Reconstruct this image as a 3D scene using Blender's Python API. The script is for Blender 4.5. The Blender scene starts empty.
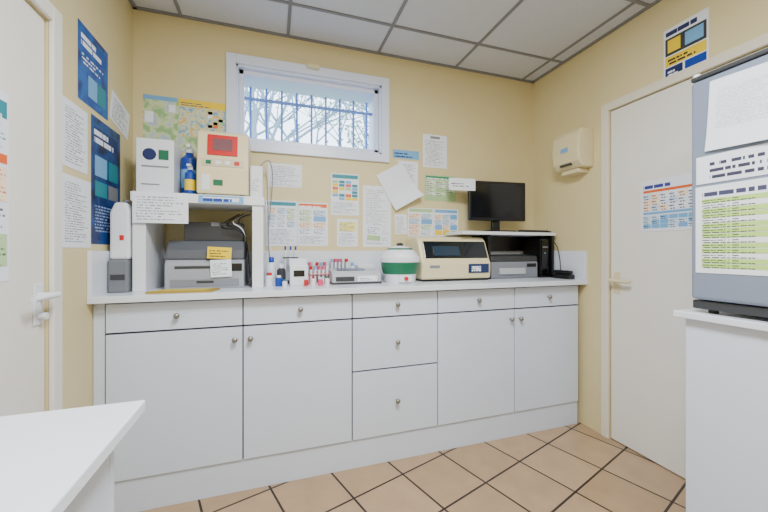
import bpy, bmesh, math, random
from mathutils import Vector, Matrix
random.seed(4)
scene=bpy.context.scene
COL=scene.collection

# ------------------------------------------------------------------ materials
def lin(v):
    v/=255.0
    return v/12.92 if v<=0.04045 else ((v+0.055)/1.055)**2.4
def C(r,g,b): return (lin(r),lin(g),lin(b),1)
_mc={}
def mat(name,rgb,rough=0.5,metal=0.0,var=0.04,scale=6.0,emit=0.0,bump=0.0,alpha=None):
    if name in _mc: return _mc[name]
    m=bpy.data.materials.new(name); m.use_nodes=True
    nt=m.node_tree; N=nt.nodes; b=N['Principled BSDF']
    b.inputs['Roughness'].default_value=rough
    b.inputs['Metallic'].default_value=metal
    col=C(*rgb)
    tc=N.new('ShaderNodeTexCoord'); nz=N.new('ShaderNodeTexNoise')
    nz.inputs['Scale'].default_value=scale; nz.inputs['Detail'].default_value=4
    nt.links.new(tc.outputs['Object'],nz.inputs['Vector'])
    mx=N.new('ShaderNodeMix'); mx.data_type='RGBA'
    mx.inputs[6].default_value=tuple(x*(1-var) for x in col[:3])+(1,)
    mx.inputs[7].default_value=tuple(min(1,x*(1+var)) for x in col[:3])+(1,)
    nt.links.new(nz.outputs['Fac'],mx.inputs[0])
    nt.links.new(mx.outputs[2],b.inputs['Base Color'])
    if bump>0:
        bp=N.new('ShaderNodeBump'); bp.inputs['Strength'].default_value=bump; bp.inputs['Distance'].default_value=0.002
        n2=N.new('ShaderNodeTexNoise'); n2.inputs['Scale'].default_value=180
        nt.links.new(tc.outputs['Object'],n2.inputs['Vector'])
        nt.links.new(n2.outputs['Fac'],bp.inputs['Height']); nt.links.new(bp.outputs['Normal'],b.inputs['Normal'])
    if emit>0:
        b.inputs['Emission Color'].default_value=col; b.inputs['Emission Strength'].default_value=emit
    _mc[name]=m
    return m

def textmat(paper,ink,rows=20,cols=30,thr=0.47,fill=0.42):
    if rows>=5:
        rows=int(rows*1.35); cols=int(cols*1.5)
        ink=tuple(int(i*0.85+p*0.15) for i,p in zip(ink,paper))
    key=('t',paper,ink,rows,cols,thr,fill)
    if key in _mc: return _mc[key]
    m=bpy.data.materials.new('print_%d'%len(_mc)); m.use_nodes=True
    nt=m.node_tree; N=nt.nodes; L=nt.links; b=N['Principled BSDF']; b.inputs['Roughness'].default_value=0.6
    uv=N.new('ShaderNodeTexCoord'); sp=N.new('ShaderNodeSeparateXYZ'); L.new(uv.outputs['UV'],sp.inputs[0])
    def M(op,a,bv=None):
        n=N.new('ShaderNodeMath'); n.operation=op
        for i,x in enumerate((a,bv)):
            if x is None: continue
            if isinstance(x,(int,float)): n.inputs[i].default_value=x
            else: L.new(x,n.inputs[i])
        return n.outputs[0]
    r=M('MULTIPLY',sp.outputs['Y'],rows); fr=M('FRACT',r); fl=M('FLOOR',r)
    line=M('LESS_THAN',fr,fill)
    cx=M('MULTIPLY',sp.outputs['X'],cols)
    cb=N.new('ShaderNodeCombineXYZ'); L.new(cx,cb.inputs[0]); L.new(M('MULTIPLY',fl,7.31),cb.inputs[1])
    nz=N.new('ShaderNodeTexNoise'); nz.noise_dimensions='2D'; nz.inputs['Scale'].default_value=1.0; nz.inputs['Detail'].default_value=1
    L.new(cb.outputs[0],nz.inputs['Vector'])
    wd=M('GREATER_THAN',nz.outputs['Fac'],thr)
    wn=N.new('ShaderNodeTexWhiteNoise'); wn.noise_dimensions='1D'; L.new(fl,wn.inputs['W'])
    ln=M('ADD',M('MULTIPLY',wn.outputs['Value'],0.5),0.5)
    ok=M('LESS_THAN',sp.outputs['X'],ln)
    k=M('MULTIPLY',M('MULTIPLY',line,wd),ok)
    mx=N.new('ShaderNodeMix'); mx.data_type='RGBA'; L.new(k,mx.inputs[0])
    mx.inputs[6].default_value=C(*paper); mx.inputs[7].default_value=C(*ink)
    L.new(mx.outputs[2],b.inputs['Base Color'])
    _mc[key]=m
    return m

def blotch(name,c1,c2,c3,scale=12):
    if name in _mc: return _mc[name]
    m=bpy.data.materials.new(name); m.use_nodes=True
    nt=m.node_tree; N=nt.nodes; L=nt.links; b=N['Principled BSDF']; b.inputs['Roughness'].default_value=0.5
    uv=N.new('ShaderNodeTexCoord'); nz=N.new('ShaderNodeTexNoise'); nz.inputs['Scale'].default_value=scale; nz.inputs['Detail'].default_value=6
    L.new(uv.outputs['Object'],nz.inputs['Vector'])
    cr=N.new('ShaderNodeValToRGB'); L.new(nz.outputs['Fac'],cr.inputs[0])
    e=cr.color_ramp.elements; e[0].position=0.38; e[0].color=C(*c1); e[1].position=0.62; e[1].color=C(*c3)
    x=e.new(0.5); x.color=C(*c2)
    L.new(cr.outputs[0],b.inputs['Base Color']); _mc[name]=m
    return m

def wallmat():
    m=bpy.data.materials.new('painted_wall'); m.use_nodes=True
    nt=m.node_tree; N=nt.nodes; L=nt.links; b=N['Principled BSDF']; b.inputs['Roughness'].default_value=0.5
    tc=N.new('ShaderNodeTexCoord'); nz=N.new('ShaderNodeTexNoise'); nz.inputs['Scale'].default_value=1.6; nz.inputs['Detail'].default_value=5
    L.new(tc.outputs['Object'],nz.inputs['Vector'])
    mx=N.new('ShaderNodeMix'); mx.data_type='RGBA'; L.new(nz.outputs['Fac'],mx.inputs[0])
    mx.inputs[6].default_value=C(206,192,144); mx.inputs[7].default_value=C(226,213,168)
    L.new(mx.outputs[2],b.inputs['Base Color'])
    n2=N.new('ShaderNodeTexNoise'); n2.inputs['Scale'].default_value=260; L.new(tc.outputs['Object'],n2.inputs['Vector'])
    bp=N.new('ShaderNodeBump'); bp.inputs['Strength'].default_value=0.3; bp.inputs['Distance'].default_value=0.002
    L.new(n2.outputs['Fac'],bp.inputs['Height']); L.new(bp.outputs['Normal'],b.inputs['Normal'])
    return m

def floormat(ang):
    m=bpy.data.materials.new('floor_tiles'); m.use_nodes=True
    nt=m.node_tree; N=nt.nodes; L=nt.links; b=N['Principled BSDF']; b.inputs['Roughness'].default_value=0.32
    tc=N.new('ShaderNodeTexCoord'); mp=N.new('ShaderNodeMapping'); mp.inputs['Rotation'].default_value=(0,0,math.radians(ang))
    mp.inputs['Location'].default_value=(0.06,0.10,0)
    L.new(tc.outputs['Object'],mp.inputs['Vector'])
    br=N.new('ShaderNodeTexBrick'); br.offset=0; br.squash=1
    br.inputs['Scale'].default_value=1.0; br.inputs['Brick Width'].default_value=0.30; br.inputs['Row Height'].default_value=0.30
    br.inputs['Mortar Size'].default_value=0.0055; br.inputs['Mortar Smooth'].default_value=0.1; br.inputs['Bias'].default_value=0
    br.inputs['Color1'].default_value=C(166,138,106); br.inputs['Color2'].default_value=C(178,150,118); br.inputs['Mortar'].default_value=C(38,26,20)
    L.new(mp.outputs[0],br.inputs['Vector'])
    nz=N.new('ShaderNodeTexNoise'); nz.inputs['Scale'].default_value=9; nz.inputs['Detail'].default_value=8
    L.new(tc.outputs['Object'],nz.inputs['Vector'])
    mr=N.new('ShaderNodeMapRange'); mr.inputs[3].default_value=0.80; mr.inputs[4].default_value=1.16; L.new(nz.outputs['Fac'],mr.inputs[0])
    vm=N.new('ShaderNodeVectorMath'); vm.operation='SCALE'; L.new(br.outputs['Color'],vm.inputs[0]); L.new(mr.outputs[0],vm.inputs['Scale'])
    L.new(vm.outputs[0],b.inputs['Base Color'])
    bp=N.new('ShaderNodeBump'); bp.inputs['Strength'].default_value=0.4; bp.inputs['Distance'].default_value=0.002; bp.invert=True
    L.new(br.outputs['Fac'],bp.inputs['Height']); L.new(bp.outputs['Normal'],b.inputs['Normal'])
    return m

WALL=wallmat()
WHT=mat('laminate_white',(208,218,236),0.3,0,0.015)
TOPW=mat('counter_white',(220,227,240),0.25,0,0.02)
CARC=mat('carcass_brown',(46,32,28),0.7)
DOORP=mat('door_paint',(230,228,222),0.4,0,0.02)
FRAMEP=mat('frame_paint',(224,218,202),0.4,0,0.02)
CEIL=mat('ceiling_tile',(202,207,220),0.85,0,0.05,40,0,0.3)
GRID=mat('ceiling_grid',(126,128,136),0.5)
PVC=mat('pvc_white',(220,228,250),0.3,0,0.01)
BARB=mat('bars_blue',(110,142,214),0.5)
CHR=mat('brushed_metal',(150,148,144),0.28,0.9)
BLK=mat('black_plastic',(12,12,14),0.35)
DGR=mat('dark_grey_plastic',(52,54,58),0.45)
GRY=mat('grey_plastic',(126,130,140),0.45)
LGR=mat('light_grey_plastic',(178,183,190),0.45)
CRM=mat('cream_plastic',(222,210,170),0.4)
WPL=mat('white_plastic',(226,230,238),0.35)
PAP=mat('paper_white',(230,235,246),0.7,0,0.01)
BLU=mat('blue_plastic',(14,62,160),0.35)
RED=mat('red_plastic',(196,26,28),0.4)
GRN=mat('green_plastic',(8,104,72),0.4)
YEL=mat('yellow_print',(238,204,20),0.55)
NAVY=mat('navy_print',(12,32,90),0.5)
SCR=mat('screen_black',(7,8,10),0.12)
PINK=mat('pink_plastic',(215,75,110),0.4)
TEAL=mat('teal_print',(24,130,145),0.5)
LBLU=mat('lightblue_print',(110,168,218),0.5)
ORG=mat('orange_print',(220,96,30),0.5)
GOLD=mat('gold_mat',(160,132,40),0.5)
GPAL=mat('pale_green_print',(166,200,145),0.5)

# ------------------------------------------------------------------ geometry
def group(name,loc=(0,0,0),rz=0):
    e=bpy.data.objects.new(name,None); e.empty_display_size=0.05
    e.location=loc; e.rotation_euler=(0,0,math.radians(rz)); COL.objects.link(e); return e
def finish(bm,name,mats,par=None,bev=0,seg=2,smooth=False):
    bmesh.ops.recalc_face_normals(bm,faces=bm.faces)
    me=bpy.data.meshes.new(name); bm.to_mesh(me); bm.free()
    for m in (mats if isinstance(mats,(list,tuple)) else [mats]): me.materials.append(m)
    o=bpy.data.objects.new(name,me); COL.objects.link(o)
    if par is not None: o.parent=par
    if smooth:
        for p in me.polygons: p.use_smooth=True
    if bev>0:
        b=o.modifiers.new('bev','BEVEL'); b.width=bev; b.segments=seg; b.limit_method='ANGLE'; b.angle_limit=math.radians(35)
    return o
def addbox(bm,x0,x1,y0,y1,z0,z1,mi=0):
    vs=[bm.verts.new(p) for p in ((x0,y0,z0),(x1,y0,z0),(x1,y1,z0),(x0,y1,z0),(x0,y0,z1),(x1,y0,z1),(x1,y1,z1),(x0,y1,z1))]
    for f in ((0,3,2,1),(4,5,6,7),(0,1,5,4),(1,2,6,5),(2,3,7,6),(3,0,4,7)):
        bm.faces.new([vs[i] for i in f]).material_index=mi
def boxes(par,name,lst,m,bev=0,seg=2):
    bm=bmesh.new()
    for b in lst: addbox(bm,*b)
    return finish(bm,name,m,par,bev,seg)
def box(par,name,x0,x1,y0,y1,z0,z1,m,bev=0,seg=2):
    return boxes(par,name,[(x0,x1,y0,y1,z0,z1)],m,bev,seg)
def prism(par,name,prof,a0,a1,m,bev=0,axis='X'):
    bm=bmesh.new()
    def P(a,p): return (a,p[0],p[1]) if axis=='X' else ((p[0],a,p[1]) if axis=='Y' else (p[0],p[1],a))
    A=[bm.verts.new(P(a0,p)) for p in prof]; B=[bm.verts.new(P(a1,p)) for p in prof]
    bm.faces.new(A); bm.faces.new(B[::-1]); n=len(prof)
    for i in range(n): bm.faces.new((A[i],A[(i+1)%n],B[(i+1)%n],B[i]))
    return finish(bm,name,m,par,bev)
def lathe(par,name,cx,cy,prof,m,seg=40,axis='Z',smooth=True):
    bm=bmesh.new(); rings=[]
    for r,z in prof:
        ring=[]
        for i in range(seg):
            a=2*math.pi*i/seg; x,y=r*math.cos(a),r*math.sin(a)
            ring.append(bm.verts.new((cx+x,cy+y,z)))
        rings.append(ring)
    for k in range(len(rings)-1):
        for i in range(seg):
            bm.faces.new((rings[k][i],rings[k][(i+1)%seg],rings[k+1][(i+1)%seg],rings[k+1][i]))
    bm.faces.new(rings[0][::-1]); bm.faces.new(rings[-1])
    o=finish(bm,name,m,par,0,2,smooth)
    if smooth:
        e=o.modifiers.new('es','EDGE_SPLIT'); e.split_angle=math.radians(40)
    return o
def rod(par,name,p0,p1,r,m,r2=None,seg=20):
    p0,p1=Vector(p0),Vector(p1); d=p1-p0
    bm=bmesh.new()
    bmesh.ops.create_cone(bm,cap_ends=True,segments=seg,radius1=r,radius2=r if r2 is None else r2,depth=d.length)
    q=Vector((0,0,1)).rotation_difference(d.normalized())
    bmesh.ops.transform(bm,matrix=Matrix.Translation((p0+p1)/2)@q.to_matrix().to_4x4(),verts=bm.verts)
    o=finish(bm,name,m,par,0,2,True)
    e=o.modifiers.new('es','EDGE_SPLIT'); e.split_angle=math.radians(40)
    return o
def ball(par,name,c,r,m,sc=(1,1,1)):
    bm=bmesh.new(); bmesh.ops.create_uvsphere(bm,u_segments=20,v_segments=12,radius=r)
    bmesh.ops.transform(bm,matrix=Matrix.Translation(c)@Matrix.Diagonal((*sc,1)),verts=bm.verts)
    return finish(bm,name,m,par,0,2,True)
def cable(par,name,pts,r,m):
    cu=bpy.data.curves.new(name,'CURVE'); cu.dimensions='3D'; cu.bevel_depth=r; cu.bevel_resolution=3
    sp=cu.splines.new('NURBS'); sp.points.add(len(pts)-1)
    for i,p in enumerate(pts): sp.points[i].co=(*p,1)
    sp.use_endpoint_u=True; sp.order_u=3
    cu.materials.append(m)
    o=bpy.data.objects.new(name,cu); COL.objects.link(o)
    if par is not None: o.parent=par
    return o
def sheet(par,name,O,U,V,w,h,base,blocks=(),rot=0,thick=0.0012,curl=0):
    """flat printed sheet; blocks=(u0,v0,u1,v1,mat) in 0..1, v up"""
    O,U,V=Vector(O),Vector(U),Vector(V); Nn=U.cross(V)
    if rot:
        q=Matrix.Rotation(math.radians(rot),3,Nn); ctr=O+U*w/2+V*h/2
        U,V=q@U,q@V; O=ctr-U*w/2-V*h/2
    bm=bmesh.new(); uvl=bm.loops.layers.uv.new('UVMap'); mats=[base]
    n=8 if curl else 1
    def pt(u,v,d):
        k=curl*max(0,(0.5-v))**2*4*(0.3+0.7*u) if curl else 0
        return O+U*(u*w)+V*(v*h)+Nn*(d+k)
    for j in range(n):
        for i in range(n):
            q=[(i/n,j/n),((i+1)/n,j/n),((i+1)/n,(j+1)/n),(i/n,(j+1)/n)]
            f=bm.faces.new([bm.verts.new(pt(a,b,thick)) for a,b in q])
            for l,(a,b) in zip(f.loops,q): l[uvl].uv=(a,b)
    for j in range(n):
        for i in range(n):
            q=[(i/n,j/n),(i/n,(j+1)/n),((i+1)/n,(j+1)/n),((i+1)/n,j/n)]
            f=bm.faces.new([bm.verts.new(pt(a,b,0.0)) for a,b in q])
            for l,(a,b) in zip(f.loops,q): l[uvl].uv=(a,b)
    if not curl:
        P=[(0,0),(1,0),(1,1),(0,1)]
        for i in range(4):
            a,b=P[i],P[(i+1)%4]
            bm.faces.new([bm.verts.new(pt(*a,0)),bm.verts.new(pt(*b,0)),bm.verts.new(pt(*b,thick)),bm.verts.new(pt(*a,thick))])
    for k,(u0,v0,u1,v1,m) in enumerate(blocks):
        if m not in mats: mats.append(m)
        d=thick+0.0004+0.0002*(k%4)
        q=[(u0,v0),(u1,v0),(u1,v1),(u0,v1)]
        f=bm.faces.new([bm.verts.new(pt(a,b,d)) for a,b in q]); f.material_index=mats.index(m)
        for l,uvc in zip(f.loops,((0,0),(1,0),(1,1),(0,1))): l[uvl].uv=uvc
    me=bpy.data.meshes.new(name); bm.to_mesh(me); bm.free()
    for m in mats: me.materials.append(m)
    o=bpy.data.objects.new(name,me); COL.objects.link(o)
    if par is not None: o.parent=par
    return o

def cells(u0,v0,u1,v1,nx,ny,pal,gap=0.12,skip=0.0):
    out=[]; w=(u1-u0)/nx; h=(v1-v0)/ny
    for j in range(ny):
        for i in range(nx):
            if random.random()<skip: continue
            out.append((u0+i*w,v0+j*h,u0+(i+1-gap)*w,v0+(j+1-gap)*h,random.choice(pal)))
    return out

# room dimensions
XL,XR,YB,YF,ZC=-0.75,2.01,2.262,-1.6,2.55
T=0.16
# ------------------------------------------------------------------ room shell
box(None,'floor',XL-T,XR+T,YF-T,YB+0.3,-0.08,0,floormat(-18))
box(None,'ceiling',XL-T,XR+T,YF-T,YB+0.3,ZC,ZC+0.08,CEIL)
g=group('ceiling_grid')
gl=[]
x=-0.51
while x<XR:
    gl.append((x-0.009,x+0.009,YF,YB,ZC-0.006,ZC)); x+=0.6
y=1.95
while y>YF:
    gl.append((XL,XR,y-0.009,y+0.009,ZC-0.0065,ZC)); y-=0.6
boxes(g,'tee_bars',gl,GRID)
boxes(g,'edge_trim',[(XL,XR,YB-0.022,YB,ZC-0.008,ZC),(XL,XL+0.022,YF,YB,ZC-0.008,ZC),(XR-0.022,XR,YF,YB,ZC-0.008,ZC)],GRID)
# window opening
WX0,WX1,WZ0,WZ1=-0.215,0.715,1.85,2.325
boxes(None,'wall_back',[(XL-T,WX0,YB,YB+0.3,0,ZC),(WX1,XR+T,YB,YB+0.3,0,ZC),(WX0,WX1,YB,YB+0.3,0,WZ0),(WX0,WX1,YB,YB+0.3,WZ1,ZC)],WALL)
# left wall with door niche
LD0,LD1,LDZ=0.81,1.50,1.99
boxes(None,'wall_left',[(XL-T,XL,YF,LD0,0,ZC),(XL-T,XL,LD1,YB,0,ZC),(XL-T,XL,LD0,LD1,LDZ,ZC)],WALL)
RD0,RD1,RDZ=0.86,1.60,2.06
boxes(None,'wall_right',[(XR,XR+T,YF,RD0,0,ZC),(XR,XR+T,RD1,YB,0,ZC),(XR,XR+T,RD0,RD1,RDZ,ZC)],WALL)
box(None,'wall_front',XL-T,XR+T,YF-T,YF,0,ZC,WALL)

# left door
g=group('door_1')
box(g,'leaf',XL-0.045,XL-0.008,LD0+0.004,LD1-0.004,0.006,LDZ-0.004,DOORP,0.002)
boxes(g,'casing',[(XL,XL+0.016,LD1,LD1+0.055,0,LDZ+0.055),(XL,XL+0.016,LD0-0.055,LD0,0,LDZ+0.055),(XL,XL+0.016,LD0,LD1,LDZ,LDZ+0.055)],DOORP,0.004)
boxes(g,'stop_panel',[(XL-0.1,XL-0.05,LD0,LD1,0,LDZ)],DOORP)
hy=1.455
box(g,'handle_plate',XL-0.008,XL-0.002,hy-0.022,hy+0.022,0.93,1.07,WPL,0.003)
rod(g,'handle_neck',(XL-0.004,hy,1.03),(XL+0.045,hy,1.03),0.009,WPL)
rod(g,'handle_lever',(XL+0.045,hy+0.01,1.03),(XL+0.042,hy-0.11,1.028),0.010,WPL,0.008)
rod(g,'key_barrel',(XL-0.004,hy,0.96),(XL+0.02,hy,0.96),0.012,WPL)
# right door
g=group('door_2')
box(g,'leaf',XR+0.008,XR+0.045,RD0+0.004,RD1-0.004,0.006,RDZ-0.004,DOORP,0.002)
boxes(g,'casing',[(XR-0.014,XR,RD1,RD1+0.05,0,RDZ+0.05),(XR-0.014,XR,RD0-0.05,RD0,0,RDZ+0.05),(XR-0.014,XR,RD0,RD1,RDZ,RDZ+0.05)],FRAMEP,0.004)
boxes(g,'stop_panel',[(XR+0.05,XR+0.1,RD0,RD1,0,RDZ)],DOORP)
hy=1.555
box(g,'handle_plate',XR+0.002,XR+0.008,hy-0.02,hy+0.02,0.92,1.05,CRM,0.003)
rod(g,'handle_neck',(XR+0.006,hy,1.0),(XR-0.04,hy,1.0),0.010,CRM)
rod(g,'handle_lever',(XR-0.04,hy+0.01,1.0),(XR-0.036,hy-0.11,0.998),0.012,CRM,0.010)

# window
g=group('window_1')
y0,y1=YB-0.02,YB
boxes(g,'casing',[(WX0-0.055,WX0,y0,y1,WZ0-0.055,WZ1+0.055),(WX1,WX1+0.055,y0,y1,WZ0-0.055,WZ1+0.055),(WX0,WX1,y0,y1,WZ1,WZ1+0.055),(WX0,WX1,y0,y1,WZ0-0.055,WZ0)],PVC,0.004)
i=0.012
boxes(g,'reveal_lining',[(WX0,WX0+i,YB,YB+0.28,WZ0,WZ1),(WX1-i,WX1,YB,YB+0.28,WZ0,WZ1),(WX0,WX1,YB,YB+0.28,WZ1-i,WZ1),(WX0,WX1,YB,YB+0.28,WZ0,WZ0+i)],PVC)
a=0.03; yy=YB+0.035
boxes(g,'sash',[(WX0+i,WX0+i+a,yy,yy+0.04,WZ0+i,WZ1-i),(WX1-i-a,WX1-i,yy,yy+0.04,WZ0+i,WZ1-i),(WX0+i,WX1-i,yy,yy+0.04,WZ1-i-a,WZ1-i),(WX0+i,WX1-i,yy,yy+0.04,WZ0+i,WZ0+i+a)],PVC,0.003)
box(g,'latch',0.205,0.285,YB-0.05,YB-0.02,WZ1+0.03,WZ1+0.052,CRM,0.003)
yb=YB+0.2
for k in range(9):
    xx=WX0+0.07+k*0.101
    rod(g,'bar_%d'%k,(xx,yb,WZ0+0.01),(xx,yb,WZ1-0.04),0.0075,BARB)
boxes(g,'bar_rails',[(WX0+0.01,WX1-0.01,yb-0.006,yb+0.006,WZ0+0.06,WZ0+0.072),(WX0+0.01,WX1-0.01,yb-0.006,yb+0.006,WZ1-0.13,WZ1-0.112)],BARB)

# trees outside
g=group('tree_row',(0.6,5.2,0))
TRK=mat('bark',(150,166,180),0.8)
def branch(p,d,l,r,lv):
    q=p+d*l
    segs.append((p,q,r))
    if lv==0: return
    for k in range(3 if lv>1 else 4):
        nd=(d+Vector((random.uniform(-.9,.9),random.uniform(-.5,.5),random.uniform(-.4,.7)))).normalized()
        branch(p+(q-p)*random.uniform(.5,1),nd,l*random.uniform(.6,.85),r*.6,lv-1)
segs=[]
for tx in (-1.6,-0.6,0.5,1.5,2.4):
    branch(Vector((tx,random.uniform(-.4,.4),0.0)),Vector((0,0,1)),2.0,0.06,5)
bm=bmesh.new()
for p,q,r in segs:
    d=(q-p); a=d.cross(Vector((0,1,0.01))).normalized()*r
    b=d.cross(a).normalized()*r
    A=[bm.verts.new(p+t) for t in (a,b,-a,-b)]; B=[bm.verts.new(q+t*0.6) for t in (a,b,-a,-b)]
    for k in range(4): bm.faces.new((A[k],A[(k+1)%4],B[(k+1)%4],B[k]))
finish(bm,'branches',TRK,g)
bm=bmesh.new()
ends=[s_ for s_ in segs if s_[2]<0.012]
for p,q,r in ends:
    for k in range(2):
        c0=q+Vector((random.uniform(-.12,.12),random.uniform(-.1,.1),random.uniform(-.12,.12)))
        u=Vector((random.uniform(-1,1),random.uniform(-.4,.4),random.uniform(-1,1))).normalized()*random.uniform(.02,.045)
        v=u.cross(Vector((random.uniform(-.4,.4),1,random.uniform(-.4,.4)))).normalized()*random.uniform(.015,.03)
        bm.faces.new([bm.verts.new(c0+t) for t in (u,v,-u,-v)])
finish(bm,'leaves',mat('leaf_green',(150,178,150),0.8,0,0.2,3),g)
box(None,'ground_outside',-8,10,YB+0.3,14,-0.2,-0.09,mat('grass',(110,130,90),0.9))

# ------------------------------------------------------------------ base cabinets + counter
g=group('base_cabinet')
box(g,'carcass',-0.702,1.98,1.822,YB-0.002,0.155,0.953,CARC)
box(g,'plinth',-0.748,1.98,1.81,1.83,0,0.152,WHT,0.001)
box(g,'side_filler',-0.748,-0.706,1.81,1.83,0.152,0.953,WHT,0.001)
cols=[-0.702,-0.1406,0.405,0.915,1.456,1.978]
def panel(n,x0,x1,z0,z1): box(g,n,x0+0.003,x1-0.003,1.80,1.819,z0+0.003,z1-0.003,WHT,0.0015)
def knob(n,x,z):
    rod(g,n+'_stem',(x,1.80,z),(x,1.785,z),0.006,CHR)
    ball(g,n+'_head',(x,1.777,z),0.0135,CHR,(1,0.8,1))
for k in range(5):
    x0,x1=cols[k],cols[k+1]
    panel('drawer_front_%d'%k,x0,x1,0.815,0.948); knob('knob_top_%d'%k,(x0+x1)/2,0.882)
    if k==2:
        panel('drawer_mid',x0,x1,0.527,0.812); panel('drawer_low',x0,x1,0.155,0.524)
        knob('knob_mid',(x0+x1)/2,0.672); knob('knob_low',(x0+x1)/2,0.345)
    else:
        panel('door_panel_%d'%k,x0,x1,0.155,0.812)
        kx={0:x1-0.035,1:x0+0.035,3:x1-0.035,4:x0+0.035}[k]
        knob('knob_door_%d'%k,kx,0.752)
g=group('countertop')
box(g,'slab',XL+0.001,XR-0.001,1.755,YB-0.001,0.955,0.985,TOPW,0.002)
box(g,'upstand_back',XL+0.018,XR-0.018,YB-0.018,YB-0.001,0.985,1.18,TOPW,0.001)
box(g,'upstand_left',XL+0.001,XL+0.018,1.76,YB-0.001,0.985,1.18,TOPW,0.001)
box(g,'upstand_right',XR-0.018,XR-0.001,1.76,YB-0.001,0.985,1.18,TOPW,0.001)
CZ=0.985

# ------------------------------------------------------------------ foreground desk
g=group('desk')
box(g,'top',XL+0.003,-0.229,-0.6,0.752,0.878,0.90,TOPW,0.003)
box(g,'front_panel',XL+0.02,-0.262,0.69,0.708,0,0.878,WHT,0.002)
box(g,'back_panel',XL+0.02,-0.262,-0.56,-0.542,0,0.878,WHT,0.002)
box(g,'body_panel',-0.28,-0.262,-0.542,0.69,0,0.878,WHT,0.002)
# right storage cabinet
g=group('storage_cabinet')
box(g,'body',1.505,XR-0.02,0.05,0.887,0.0,0.925,WHT,0.002)
box(g,'top',1.48,XR-0.02,0.04,0.916,0.925,0.95,TOPW,0.003)
# fridge on it
g=group('mini_fridge',(1.50,0.868,0.95))
FR=mat('fridge_grey',(136,148,170),0.35,0.3,0.03)
box(g,'body',0.05,0.47,-0.52,0.0,0.02,0.85,FR,0.008)
box(g,'door',0.0,0.045,-0.52,0.0,0.05,0.862,FR,0.012,3)
box(g,'top_cover',0.0,0.47,-0.52,0.0,0.864,0.88,DGR,0.004)
box(g,'kick_strip',0.012,0.05,-0.52,0.0,0.015,0.046,DGR,0.003)
for k,(px,py) in enumerate(((0.06,-0.04),(0.06,-0.48),(0.42,-0.04),(0.42,-0.48))):
    rod(g,'foot_%d'%k,(px,py,0),(px,py,0.02),0.015,BLK)
rod(g,'hinge_pin',(0.02,-0.01,0.88),(0.02,-0.01,0.892),0.012,WPL)
U=(0,-1,0);V=(0,0,1)
T1=textmat((230,235,246),(165,168,180),24,30); T2=textmat((230,235,246),(50,52,75),3,26,0.42,0.5)
sheet(g,'note_curled',(-0.001,-0.055,0.585),U,V,0.24,0.25,PAP,[(0.1,0.3,0.9,0.85,T1)],-3,0.001,0.02)
sheet(g,'note_strip',(-0.001,-0.02,0.475),U,V,0.34,0.10,PAP,[(0.12,0.15,0.95,0.85,T2)])
bl=[(0.06,0.88,0.7,0.96,textmat((230,235,246),(60,62,95),1,20,0.4,0.6))]
for k in range(14):
    gk=k%7 not in (2,5)
    bl.append((0.06,0.06+k*0.057,0.6,0.06+k*0.057+0.05,textmat((180,216,118) if gk else (230,235,240),(60,85,50),2,30,0.44,0.45)))
    bl.append((0.62,0.06+k*0.057,0.94,0.06+k*0.057+0.05,textmat((180,216,118) if gk else (230,235,240),(60,85,50),2,14,0.44,0.45)))
sheet(g,'note_table',(-0.001,-0.018,0.15),U,V,0.34,0.315,PAP,bl)

# ------------------------------------------------------------------ wall papers : back
UB=(1,0,0); yS=YB-0.0005
def bs(name,x0,x1,z0,z1,base,blocks=(),rot=0,curl=0,dy=0): return sheet(None,name,(x0,yS-dy,z0),UB,(0,0,1),x1-x0,z1-z0,base,blocks,rot,0.0012,curl)
MAP=blotch('map_print',(140,182,122),(204,214,170),(170,190,205),22)
TB=lambda r=20,c=26,i=(90,95,110): textmat((230,235,246),i,r,c)
MB=blotch('map_b',(110,165,195),(212,216,184),(216,180,100),40)
bs('wall_map',-0.702,-0.277,1.76,2.07,MAP,[(0.42,0.86,1,1,YEL),(0.44,0.88,0.9,0.96,textmat((238,204,20),(30,60,120),2,18,0.4)),(0.42,0.3,1,0.85,MB),(0,0.92,0.4,1,LBLU),(0.02,0.5,0.12,0.7,PAP),(0.30,0.72,0.38,0.86,PAP)]+cells(0.78,0.5,0.98,0.82,3,5,[PAP,GPAL,LBLU,ORG,YEL]))
bs('notice_sheet',-0.031,0.177,1.587,1.735,PAP,[(0.06,0.08,0.94,0.92,TB(9,30,(110,115,150)))])
CH=[textmat((230,235,246),(70,100,150),4,10),textmat((200,220,235),(50,80,130),4,10),textmat((244,222,200),(170,80,40),4,10),LBLU,textmat((214,230,205),(50,110,80),4,10)]
bs('lab_poster',-0.043,0.146,1.212,1.50,PAP,[(0.04,0.89,0.96,0.97,TEAL)]+cells(0.05,0.42,0.98,0.86,3,3,CH)+[(0.05,0.05,0.95,0.38,TB(9,22))])
bs('lab_poster',0.150,0.345,1.213,1.495,PAP,[(0.04,0.89,0.96,0.97,textmat((220,96,30),(240,240,240),1,18,0.4))]+cells(0.05,0.28,0.98,0.85,2,4,CH)+[(0.05,0.05,0.95,0.24,TB(6,22))])
bs('colour_chart',0.365,0.555,1.42,1.70,PAP,[(0.04,0.88,0.96,0.97,TEAL)]+cells(0.05,0.36,0.98,0.84,4,6,[GPAL,LBLU,ORG,YEL,PAP,TEAL,PINK,PAP],0.15)+[(0.05,0.05,0.95,0.32,TB(7,18))])
bs('notice_sheet',0.405,0.547,1.21,1.395,PAP,[(0.08,0.08,0.92,0.5,TB(8,18)),(0.1,0.55,0.9,0.9,textmat((240,230,130),(70,80,140),5,14)),])
bs('notice_sheet',0.583,0.786,1.208,1.63,PAP,[(0.1,0.05,0.92,0.95,TB(24,22,(140,142,158)))])
bs('loose_sheet',0.73,0.95,1.50,1.775,PAP,(),30,0.07,0.006)
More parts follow.
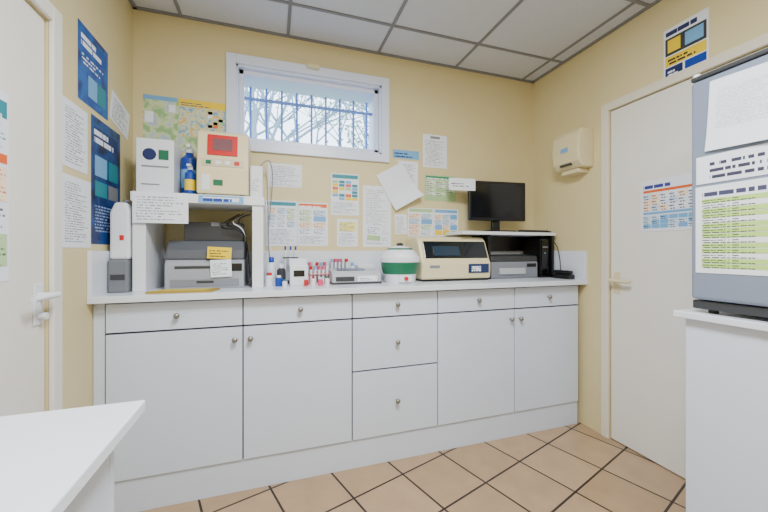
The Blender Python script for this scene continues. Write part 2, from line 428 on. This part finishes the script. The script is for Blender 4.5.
bs('notice_sheet',0.80,1.0,1.836,1.896,LBLU,[(0.06,0.15,0.94,0.85,textmat((110,168,218),(20,40,110),2,18,0.4))])
bs('notice_sheet',0.84,0.992,1.60,1.82,PAP,[(0.1,0.08,0.9,0.92,TB(14,18))])
bs('notice_sheet',1.031,1.225,1.79,2.03,PAP,[(0.08,0.06,0.92,0.86,TB(16,22,(110,114,125))),(0.3,0.88,0.7,0.95,GRY)])
bs('green_chart',1.045,1.301,1.547,1.735,GPAL,[(0.04,0.84,0.96,0.96,textmat((30,140,100),(240,240,240),1,18,0.4))]+cells(0.04,0.06,0.98,0.8,3,5,[textmat((205,222,190),(60,90,80),2,12),textmat((226,232,220),(60,90,80),2,12),GPAL],0.06))
bs('lab_poster',0.914,1.115,1.285,1.49,PAP,[(0.04,0.86,0.96,0.97,GPAL)]+cells(0.04,0.06,0.98,0.82,2,4,CH,0.08))
bs('lab_poster',1.119,1.318,1.285,1.49,PAP,[(0.04,0.86,0.96,0.97,LBLU)]+cells(0.04,0.06,0.98,0.82,3,4,CH+[YEL],0.08))
bs('notice_sheet',0.815,0.905,1.30,1.44,PAP,[(0.1,0.08,0.9,0.92,TB(9,12,(120,124,140)))],3)
bs('notice_sheet',0.60,0.72,1.24,1.36,PAP,[(0.1,0.5,0.9,0.92,textmat((230,235,246),(60,90,150),4,12)),(0.1,0.1,0.9,0.4,GPAL)],-4,0,0.004)
# right wall
def rs(name,y0,y1,z0,z1,base,blocks=(),rot=0,x=XR-0.0005): return sheet(None,name,(x,y1,z0),(0,-1,0),(0,0,1),y1-y0,z1-z0,base,blocks,rot)
rs('door_notice',1.03,1.413,1.29,1.575,PAP,[(0.04,0.84,0.5,0.95,textmat((230,235,246),(50,60,140),1,14,0.4,0.6)),(0.04,0.76,0.96,0.81,ORG)]+cells(0.04,0.40,0.97,0.74,8,3,[textmat((200,218,236),(50,80,140),2,6),textmat((230,235,246),(70,80,110),2,6),textmat((244,226,205),(160,80,40),2,6)],0.06)+[(0.04,0.33,0.96,0.38,LBLU)]+cells(0.04,0.06,0.97,0.31,8,3,[textmat((120,178,218),(30,60,120),2,6),textmat((200,218,236),(50,80,140),2,6),LBLU],0.06),0,XR+0.0065)
rs('safety_poster',1.086,1.286,2.075,2.365,PAP,[(0.05,0.86,0.95,0.96,textmat((230,235,246),(30,40,90),1,14,0.35,0.8)),(0.04,0.5,0.96,0.82,DGR),(0.1,0.55,0.4,0.78,YEL),(0.5,0.55,0.9,0.78,LBLU),(0.6,0.6,0.8,0.7,WPL),(0.16,0.6,0.26,0.72,BLK),(0.04,0.3,0.96,0.48,YEL),(0.1,0.33,0.9,0.45,textmat((238,204,20),(30,30,40),2,16,0.42,0.6)),(0.04,0.08,0.45,0.28,NAVY),(0.1,0.12,0.4,0.24,textmat((12,32,90),(230,235,246),2,10,0.42,0.6)),(0.5,0.08,0.96,0.28,BLU)])
# left wall
def ls(name,y0,y1,z0,z1,base,blocks=(),rot=0,x=XL+0.0005): return sheet(None,name,(x,y0,z0),(0,1,0),(0,0,1),y1-y0,z1-z0,base,blocks,rot)
BP=blotch('blue_poster',(8,66,148),(16,94,176),(8,44,110),9)
DP=blotch('dark_blue_poster',(6,34,86),(14,70,140),(4,22,66),9)
ls('blue_poster',1.69,1.95,1.80,2.12,BP,[(0.08,0.72,0.92,0.9,textmat((14,80,160),(236,242,250),2,10,0.4,0.7)),(0.3,0.12,0.6,0.4,LBLU),(0.62,0.12,0.9,0.4,TEAL),(0.1,0.5,0.85,0.65,textmat((14,80,160),(236,242,250),3,16,0.45))])
ls('dark_blue_poster',1.795,2.086,1.211,1.775,DP,[(0.08,0.8,0.9,0.92,textmat((10,44,105),(226,236,250),2,12,0.4,0.7)),(0.1,0.54,0.5,0.7,LBLU),(0.55,0.54,0.9,0.7,TEAL),(0.1,0.38,0.5,0.5,TEAL),(0.55,0.38,0.9,0.5,GRY),(0.1,0.1,0.9,0.32,textmat((10,44,105),(180,205,240),7,20))])
ls('notice_sheet',1.58,1.763,1.503,1.763,PAP,[(0.1,0.08,0.9,0.92,TB(16,20))])
ls('notice_sheet',1.574,1.789,1.193,1.474,PAP,[(0.1,0.08,0.9,0.92,TB(18,20))])
ls('notice_sheet',1.98,2.2,1.80,1.95,PAP,[(0.08,0.1,0.92,0.9,TB(8,22))],-12)
ls('door_notice',1.11,1.325,1.09,1.65,PAP,[(0.5,0.86,0.96,0.95,textmat((24,130,145),(236,240,245),2,8)),(0.5,0.7,0.96,0.84,textmat((230,235,246),(60,140,140),5,12)),(0.5,0.62,0.96,0.67,ORG),(0.5,0.42,0.96,0.6,textmat((246,222,196),(190,100,60),6,12)),(0.5,0.28,0.96,0.4,TB(4,12)),(0.5,0.08,0.96,0.25,textmat((180,210,160),(60,100,70),5,12))],0,XL-0.0075)

# ------------------------------------------------------------------ paper towel dispenser
g=group('paper_towel_dispenser',(XR,1.82,1.705))
prism(g,'housing',[(-0.0,0.03),(-0.095,0.03),(-0.125,0.07),(-0.135,0.15),(-0.125,0.25),(-0.10,0.285),(0.0,0.285)],-0.11,0.11,CRM,0.01,'Y')
box(g,'lower_tray',-0.085,0,-0.07,0.07,0.0,0.03,CRM,0.006)
box(g,'outlet',-0.128,-0.10,-0.045,0.045,0.05,0.062,DGR)
sheet(g,'label',(-0.1355,0.03,0.14),(0,-1,0),(0,0,1),0.06,0.03,LBLU)

# ------------------------------------------------------------------ shelf riser at left
g=group('shelf_riser')
SY0,SY1=1.91,2.23
box(g,'top',-0.645,-0.045,SY0,SY1,1.42,1.465,WPL,0.002)
box(g,'leg_left',-0.64,-0.585,SY0+0.01,SY1-0.01,CZ,1.42,WPL,0.002)
box(g,'leg_right',-0.105,-0.05,SY0+0.01,SY1-0.01,CZ,1.42,WPL,0.002)
sheet(g,'taped_note',(-0.635,SY0-0.003,1.315),UB,(0,0,1),0.235,0.15,PAP,[(0.06,0.1,0.94,0.9,TB(7,22,(120,122,135)))])
sheet(g,'front_label',(-0.356,SY0-0.0015,1.424),UB,(0,0,1),0.21,0.036,LBLU,[(0.1,0.2,0.9,0.8,textmat((222,230,240),(30,60,150),1,16,0.35,0.7))])
SZ=1.465
# box with stand-in mark
g=group('supply_box',(-0.570,2.09,SZ))
box(g,'carton',-0.083,0.083,-0.085,0.085,0,0.285,WPL,0.003)
rod(g,'mark_disc',(-0.025,-0.0845,0.205),(-0.025,-0.0865,0.205),0.03,NAVY,None,32)
box(g,'mark_bar',0.015,0.06,-0.0865,-0.0845,0.18,0.23,GRN)
box(g,'stripe',-0.06,0.06,-0.0865,-0.0845,0.14,0.148,GRY)
box(g,'stripe_low',-0.06,0.02,-0.0865,-0.0845,0.05,0.056,GRY)
# blue bottles
for k,(bx,by,hh,r) in enumerate(((-0.44,2.13,0.29,0.042),(-0.415,2.02,0.16,0.025))):
    g=group('spray_bottle',(bx,by,SZ))
    lathe(g,'body',0,0,[(r*0.96,0),(r,0.01),(r,hh*0.76),(r*0.5,hh*0.84),(r*0.4,hh*0.88)],BLU)
    lathe(g,'cap',0,0,[(r*0.5,hh*0.88),(r*0.5,hh*0.96),(r*0.3,hh*0.98)],WPL)
    box(g,'nozzle',-0.01,0.01,-0.04,0.008,hh*0.96,hh*1.03,WPL,0.003)
    lathe(g,'label',0,0,[(r+0.0006,hh*0.2),(r+0.0006,hh*0.55)],YEL if k else LBLU)
# cream analyser
g=group('blood_analyser',(-0.250,1.95,SZ))
prism(g,'housing',[(0.0,0.012),(0.0,0.14),(0.03,0.335),(0.045,0.35),(0.24,0.35),(0.25,0.34),(0.25,0.012)],-0.123,0.123,CRM,0.012)
for k,px in enumerate((-0.09,0.09)):
    for j,py in enumerate((0.03,0.22)): rod(g,'foot_%d%d'%(k,j),(px,py,0),(px,py,0.014),0.012,BLK)
def onslope(z,off=0.0): return (z-0.14)*0.03/0.195-off
def slp(n,x0,x1,z0,z1,m,off):
    prism(g,n,[(onslope(z0,off),z0),(onslope(z1,off),z1),(onslope(z1,0)+0.004,z1),(onslope(z0,0)+0.004,z0)],x0,x1,m,0.001)
slp('display_frame',-0.075,0.07,0.215,0.325,RED,0.006)
slp('display',-0.05,0.045,0.24,0.305,mat('lcd_dark',(120,84,90),0.2),0.0075)
slp('button_strip',-0.1,0.1,0.155,0.195,mat('strip_tan',(205,196,168),0.4),0.004)
for k in range(4): slp('button_%d'%k,-0.08+k*0.045,-0.055+k*0.045,0.165,0.185,(GRN,WPL,WPL,RED)[k],0.007)
box(g,'badge',-0.045,0.0,-0.003,0.001,0.055,0.085,GRN,0.001)
box(g,'label',-0.1,-0.06,-0.003,0.001,0.03,0.11,WPL,0.001)
# wall-side white device
g=group('power_adapter',(-0.090,2.05,SZ))
box(g,'body',-0.032,0.035,-0.03,0.03,0,0.19,WPL,0.008)
sheet(g,'label',(-0.022,-0.0305,0.05),UB,(0,0,1),0.044,0.07,TB(6,8))
cable(None,'power_cable',[(-0.095,2.085,1.60),(-0.05,2.2,1.70),(-0.03,2.245,1.66),(-0.025,2.235,1.45),(-0.02,2.22,1.2),(0.0,2.2,1.05),(0.02,2.18,0.99)],0.004,WPL)
cable(None,'power_cable',[(-0.10,2.085,1.62),(-0.03,2.12,1.75),(0.0,2.18,1.66),(-0.01,2.2,1.5),(-0.03,2.18,1.3),(-0.02,2.12,1.1),(0.03,2.13,0.99)],0.003,GRY)

# under shelf: laser printer
g=group('laser_printer',(-0.333,1.96,CZ))
prism(g,'lower_body',[(0.0,0.0),(0.0,0.13),(0.02,0.15),(0.25,0.15),(0.25,0.0)],-0.185,0.185,mat('printer_grey',(156,160,170),0.45),0.006)
prism(g,'upper_cover',[(0.012,0.15),(0.02,0.2),(0.06,0.25),(0.24,0.25),(0.25,0.15)],-0.185,0.185,mat('printer_top',(84,88,96),0.45),0.01)
box(g,'tray_slot',-0.16,0.16,-0.004,0.002,0.012,0.05,GRY,0.002)
box(g,'tray_grip',-0.04,0.04,-0.007,-0.002,0.03,0.042,DGR,0.002)
box(g,'output_lip',-0.14,0.10,-0.004,0.004,0.105,0.118,DGR,0.002)
box(g,'control_panel',0.12,0.175,-0.004,0.002,0.09,0.13,BLK,0.002)
sheet(g,'sticky_note',(0.01,-0.008,0.155),UB,(0,0,1),0.115,0.06,YEL,[(0.08,0.15,0.92,0.85,textmat((238,204,20),(80,70,30),3,16,0.4))],-3)
sheet(g,'white_note',(0.025,-0.009,0.06),UB,(0,0,1),0.10,0.09,PAP,[(0.08,0.15,0.92,0.85,TB(5,14))],2)
# on top of printer
g=group('cardboard_box',(-0.30,2.10,CZ+0.2505))
box(g,'carton',-0.15,0.14,-0.05,0.06,0,0.10,DGR,0.003)
box(g,'tape',-0.02,0.02,-0.051,0.061,0.08,0.101,GRY)
for k in range(4):
    cable(None,'power_cable',[(-0.13-0.02*k,2.2,1.40),(-0.2-0.04*k,2.02,1.36-0.02*k),(-0.14,1.97+0.01*k,1.30),(-0.125,1.99,1.12),(-0.12,2.03,0.995)],0.003,BLK if k!=1 else WPL)
# gold tray mat
g=group('clipboard')
prism(g,'board',[(-0.55,1.80),(-0.28,1.79),(-0.255,1.90),(-0.50,1.905)],CZ,CZ+0.010,GOLD,0.001,'Z')
prism(g,'sheet',[(-0.53,1.81),(-0.31,1.80),(-0.29,1.885),(-0.49,1.895)],CZ+0.010,CZ+0.0115,mat('olive_paper',(200,182,80),0.6),0,'Z')
# left of shelf
g=group('label_printer',(-0.688,2.04,CZ))
box(g,'body',-0.040,0.040,-0.15,0.15,0,0.155,mat('lp_grey',(110,114,120),0.45),0.008)
box(g,'front_slot',-0.028,0.028,-0.152,-0.148,0.06,0.085,DGR)
g=group('sanitizer_dispenser',(-0.688,1.99,CZ+0.155))
prism(g,'body',[(-0.040,0),(0.040,0),(0.040,0.23),(0.028,0.27),(-0.02,0.27),(-0.040,0.22)],-0.08,0.08,WPL,0.01,'Y')
box(g,'red_badge',0.0,0.018,-0.082,-0.079,0.09,0.115,RED,0.001)
rod(g,'pump',(0,0,0.27),(0,0,0.29),0.012,GRY)

# ------------------------------------------------------------------ centre small stuff
g=group('tissue_box',(0.14,2.04,CZ))
box(g,'carton',-0.05,0.05,-0.05,0.05,0,0.115,WPL,0.003)
box(g,'window',-0.03,0.03,-0.053,-0.0505,0.05,0.085,BLK)
box(g,'flap',-0.05,0.05,0.04,0.048,0.115,0.15,WPL,0.001)
for rk,(rx,ry) in enumerate(((0.262,2.08),(0.262,2.17),(0.405,2.19))):
    g=group('test_tube_rack' if rk<2 else 'vial_rack',(rx,ry,CZ))
    boxes(g,'frame',[(-0.065,0.065,-0.035,0.035,0,0.006),(-0.065,0.065,-0.035,0.035,0.055,0.06),(-0.065,-0.06,-0.035,0.035,0,0.06),(0.06,0.065,-0.035,0.035,0,0.06)],(mat('rack_pink',(225,140,145),0.4),WPL,LBLU)[rk])
    for a in range(5):
        for b in range(2):
            x,y=-0.048+a*0.024,-0.017+b*0.034
            h=0.085+0.02*rk
            rod(g,'tube_%d%d'%(a,b),(x,y,0.007),(x,y,h),0.007,WPL,None,12)
            rod(g,'cap_%d%d'%(a,b),(x,y,h),(x,y,h+0.02),0.0085,(RED,PINK,LBLU,WPL,PINK)[(a*2+b+rk)%5],None,12)
for k,(bx,by,r,hh,m1,m2) in enumerate(((-0.02,2.0,0.022,0.075,WPL,RED),(0.03,1.98,0.02,0.06,BLU,WPL),(0.045,2.08,0.025,0.12,DGR,WPL),(-0.01,2.12,0.025,0.16,WPL,BLU),(0.215,1.96,0.014,0.05,WPL,RED),(0.255,1.95,0.014,0.045,PINK,WPL),(0.295,1.965,0.013,0.05,WPL,GRN),(0.06,1.93,0.013,0.04,WPL,TEAL),(0.175,1.95,0.012,0.045,RED,WPL),(0.495,2.2,0.018,0.12,WPL,LBLU))):
    g=group('reagent_bottle',(bx,by,CZ))
    lathe(g,'body',0,0,[(r*0.95,0),(r,0.004),(r,hh*0.7),(r*0.55,hh*0.8)],m1,24)
    lathe(g,'cap',0,0,[(r*0.6,hh*0.8),(r*0.6,hh*0.98),(r*0.5,hh)],m2,24)
g=group('pipette_stand',(0.10,2.17,CZ))
lathe(g,'base',0,0,[(0.04,0),(0.04,0.01),(0.008,0.016)],DGR)
rod(g,'post',(0,0,0.014),(0,0,0.2),0.006,CHR)
for k in range(3):
    x=-0.03+0.03*k
    rod(g,'pipette_%d'%k,(x,-0.02,0.07),(x,-0.02,0.2),0.003,WPL,0.009,12)
    rod(g,'plunger_%d'%k,(x,-0.02,0.2),(x,-0.02,0.225),0.006,BLU,None,12)
box(g,'holder',-0.045,0.045,-0.03,0.006,0.15,0.158,DGR)
# small carton behind
g=group('slide_box',(0.575,2.19,CZ))
box(g,'carton',-0.05,0.05,-0.04,0.04,0,0.1,LBLU,0.002)
box(g,'lid',-0.052,0.052,-0.042,0.042,0.07,0.103,WPL,0.002)

# small silver reader
g=group('card_reader',(0.475,1.965,CZ))
prism(g,'body',[(0.0,0.0),(0.0,0.055),(0.03,0.075),(0.16,0.085),(0.16,0.0)],-0.15,0.145,LGR,0.005)
box(g,'base',-0.153,0.148,-0.006,0.165,0.0,0.012,DGR,0.002)
box(g,'slot',-0.13,-0.02,-0.003,0.002,0.018,0.044,DGR)
sheet(g,'label',(0.0,-0.0015,0.014),UB,(0,0,1),0.12,0.034,PAP,[(0.1,0.2,0.9,0.8,TB(2,12))])
prism(g,'top_window',[(0.05,0.0775),(0.05,0.0805),(0.14,0.0875),(0.14,0.084)],-0.11,0.06,mat('blue_grey',(76,88,118),0.3))
# centrifuge
g=group('centrifuge',(0.754,2.0,CZ))
R=0.122
lathe(g,'base',0,0,[(R*0.76,0.0),(R*0.8,0.01),(R*0.82,0.05),(R*0.86,0.055)],WPL,48)
lathe(g,'green_bowl',0,0,[(R*0.86,0.055),(R*0.95,0.09),(R*0.98,0.125)],GRN,48)
lathe(g,'rim',0,0,[(R*0.98,0.125),(R*1.02,0.13),(R*1.02,0.155),(R*0.97,0.162)],WPL,48)
lathe(g,'lid',0,0,[(R*0.94,0.162),(R*0.9,0.175),(R*0.66,0.205),(R*0.4,0.222),(R*0.2,0.227),(0.005,0.228)],WPL,48)
lathe(g,'lid_ring',0,0,[(R*0.68,0.2035),(R*0.69,0.2045),(R*0.6,0.213),(R*0.58,0.211)],GRN,48)
lathe(g,'lid_knob',0,0,[(0.02,0.227),(0.022,0.24),(0.012,0.246)],DGR,24)
box(g,'control_panel',-0.04,0.04,-R*0.86,-R*0.7,0.008,0.05,WPL,0.004)
rod(g,'dial',(0,-R*0.86-0.012,0.03),(0,-R*0.86,0.03),0.012,RED)
# beige analyser
g=group('coagulation_analyser',(1.145,1.97,CZ))
prism(g,'housing',[(0.0,0.012),(-0.005,0.12),(0.01,0.14),(0.06,0.26),(0.09,0.29),(0.26,0.29),(0.265,0.27),(0.265,0.012)],-0.255,0.255,CRM,0.014)
prism(g,'window',[(0.010,0.148),(0.056,0.260),(0.068,0.256),(0.022,0.144)],-0.225,0.24,mat('smoked_window',(18,26,34),0.08),0.003)
prism(g,'window_inner',[(0.013,0.165),(0.038,0.228),(0.042,0.226),(0.020,0.162)],-0.16,0.03,mat('inner_display',(34,54,72),0.2))
box(g,'front_screen',0.08,0.235,-0.008,-0.001,0.05,0.11,mat('lcd_blue',(40,56,96),0.25),0.002)
sheet(g,'label',(0.1,-0.0095,0.06),UB,(0,0,1),0.07,0.035,TB(3,8))
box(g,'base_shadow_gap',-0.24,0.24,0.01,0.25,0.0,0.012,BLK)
sheet(g,'brand_plate',(-0.2,-0.004,0.085),UB,(0,0,1),0.07,0.018,GRY)

# shelf with monitor
g=group('monitor_shelf')
box(g,'top',1.20,1.985,2.0,2.24,1.293,1.315,WPL,0.002)
box(g,'leg_left',1.415,1.435,2.02,2.23,CZ,1.293,BLK,0.001)
box(g,'leg_right',1.945,1.965,2.0,2.23,CZ,1.293,BLK,0.001)
box(g,'rail',1.435,1.945,2.22,2.235,1.18,1.293,BLK,0.001)
g=group('desktop_computer',(1.895,2.02,CZ))
box(g,'case',-0.035,0.04,0.0,0.18,0.0,0.285,BLK,0.004)
box(g,'front_bezel',-0.03,0.035,-0.006,0.0,0.01,0.275,SCR,0.003)
box(g,'drive_slot',-0.02,0.025,-0.008,-0.005,0.22,0.228,GRY)
rod(g,'power_button',(0.0,-0.009,0.18),(0.0,-0.005,0.18),0.006,GRY)
g=group('monitor',(1.555,2.12,1.315),-6)
box(g,'bezel',-0.225,0.225,-0.02,0.01,0.085,0.37,BLK,0.005)
box(g,'back_shell',-0.16,0.16,0.01,0.04,0.13,0.33,BLK,0.01)
box(g,'screen',-0.208,0.208,-0.0215,-0.0195,0.107,0.352,SCR)
prism(g,'neck',[(0.0,0.0),(0.03,0.0),(0.03,0.15),(0.01,0.15)],-0.03,0.03,BLK,0.003)
box(g,'foot',-0.11,0.11,-0.08,0.07,0.0,0.012,BLK,0.005)
sheet(g,'taped_note',(-0.38,-0.022,0.295),UB,(0,0,1),0.2,0.085,PAP,[(0.08,0.3,0.92,0.7,TB(2,14))])
g=group('keyboard',(1.70,2.045,1.315))
box(g,'base',-0.02,0.25,-0.035,0.005,0.0,0.012,BLK,0.003)
boxes(g,'keys',[(-0.01+0.02*a,0.006+0.02*a,-0.03+0.011*b,-0.021+0.011*b,0.012,0.017) for a in range(12) for b in range(3)],DGR)
g=group('inkjet_printer',(1.648,2.03,CZ))
box(g,'body',-0.2,0.2,0.0,0.16,0.0,0.12,GRY,0.01)
prism(g,'lid',[(0.0,0.12),(0.01,0.16),(0.15,0.17),(0.16,0.12)],-0.2,0.2,DGR,0.008)
box(g,'tray',-0.14,0.08,-0.012,0.001,0.03,0.075,LGR,0.003)
box(g,'buttons',0.1,0.18,-0.004,0.001,0.08,0.105,BLK,0.002)
g=group('telephone',(1.952,1.90,CZ))
box(g,'base',-0.03,0.03,-0.07,0.07,0,0.035,BLK,0.008)
box(g,'handset',-0.022,0.012,-0.075,0.075,0.035,0.060,BLK,0.010)
cable(None,'black_cable',[(1.975,2.1,1.29),(1.975,1.99,1.25),(1.978,1.96,1.14),(1.975,1.95,1.06),(1.97,1.94,1.03)],0.003,BLK)

# ------------------------------------------------------------------ lights
g=group('ceiling_light')
PANEL=mat('diffuser',(250,252,255),0.5,0,0,1,6.0)
for k,(lx,ly) in enumerate(((0.39,0.45),(0.39,-0.75))):
    box(g,'fixture_%d'%k,lx-0.285,lx+0.285,ly-0.285,ly+0.285,ZC-0.012,ZC-0.0075,PANEL)
    ld=bpy.data.lights.new('led_%d'%k,'AREA'); ld.shape='SQUARE'; ld.size=0.56; ld.energy=(66,26)[k]; ld.color=(0.96,0.98,1.0)
    lo=bpy.data.objects.new('led_%d'%k,ld); COL.objects.link(lo); lo.location=(lx,ly,ZC-0.02); lo.parent=g
w=bpy.data.worlds.new('sky'); scene.world=w; w.use_nodes=True
bg=w.node_tree.nodes['Background']; bg.inputs[0].default_value=(0.66,0.82,1.0,1); bg.inputs[1].default_value=6.0

# ------------------------------------------------------------------ camera
cd=bpy.data.cameras.new('cam'); cd.lens=36*341/768; cd.sensor_width=36; cd.shift_y=-5/768; cd.clip_start=0.02
co=bpy.data.objects.new('camera',cd); COL.objects.link(co)
co.location=(0,0,1.18); co.rotation_euler=(math.radians(90),0,math.radians(-18))
scene.camera=co
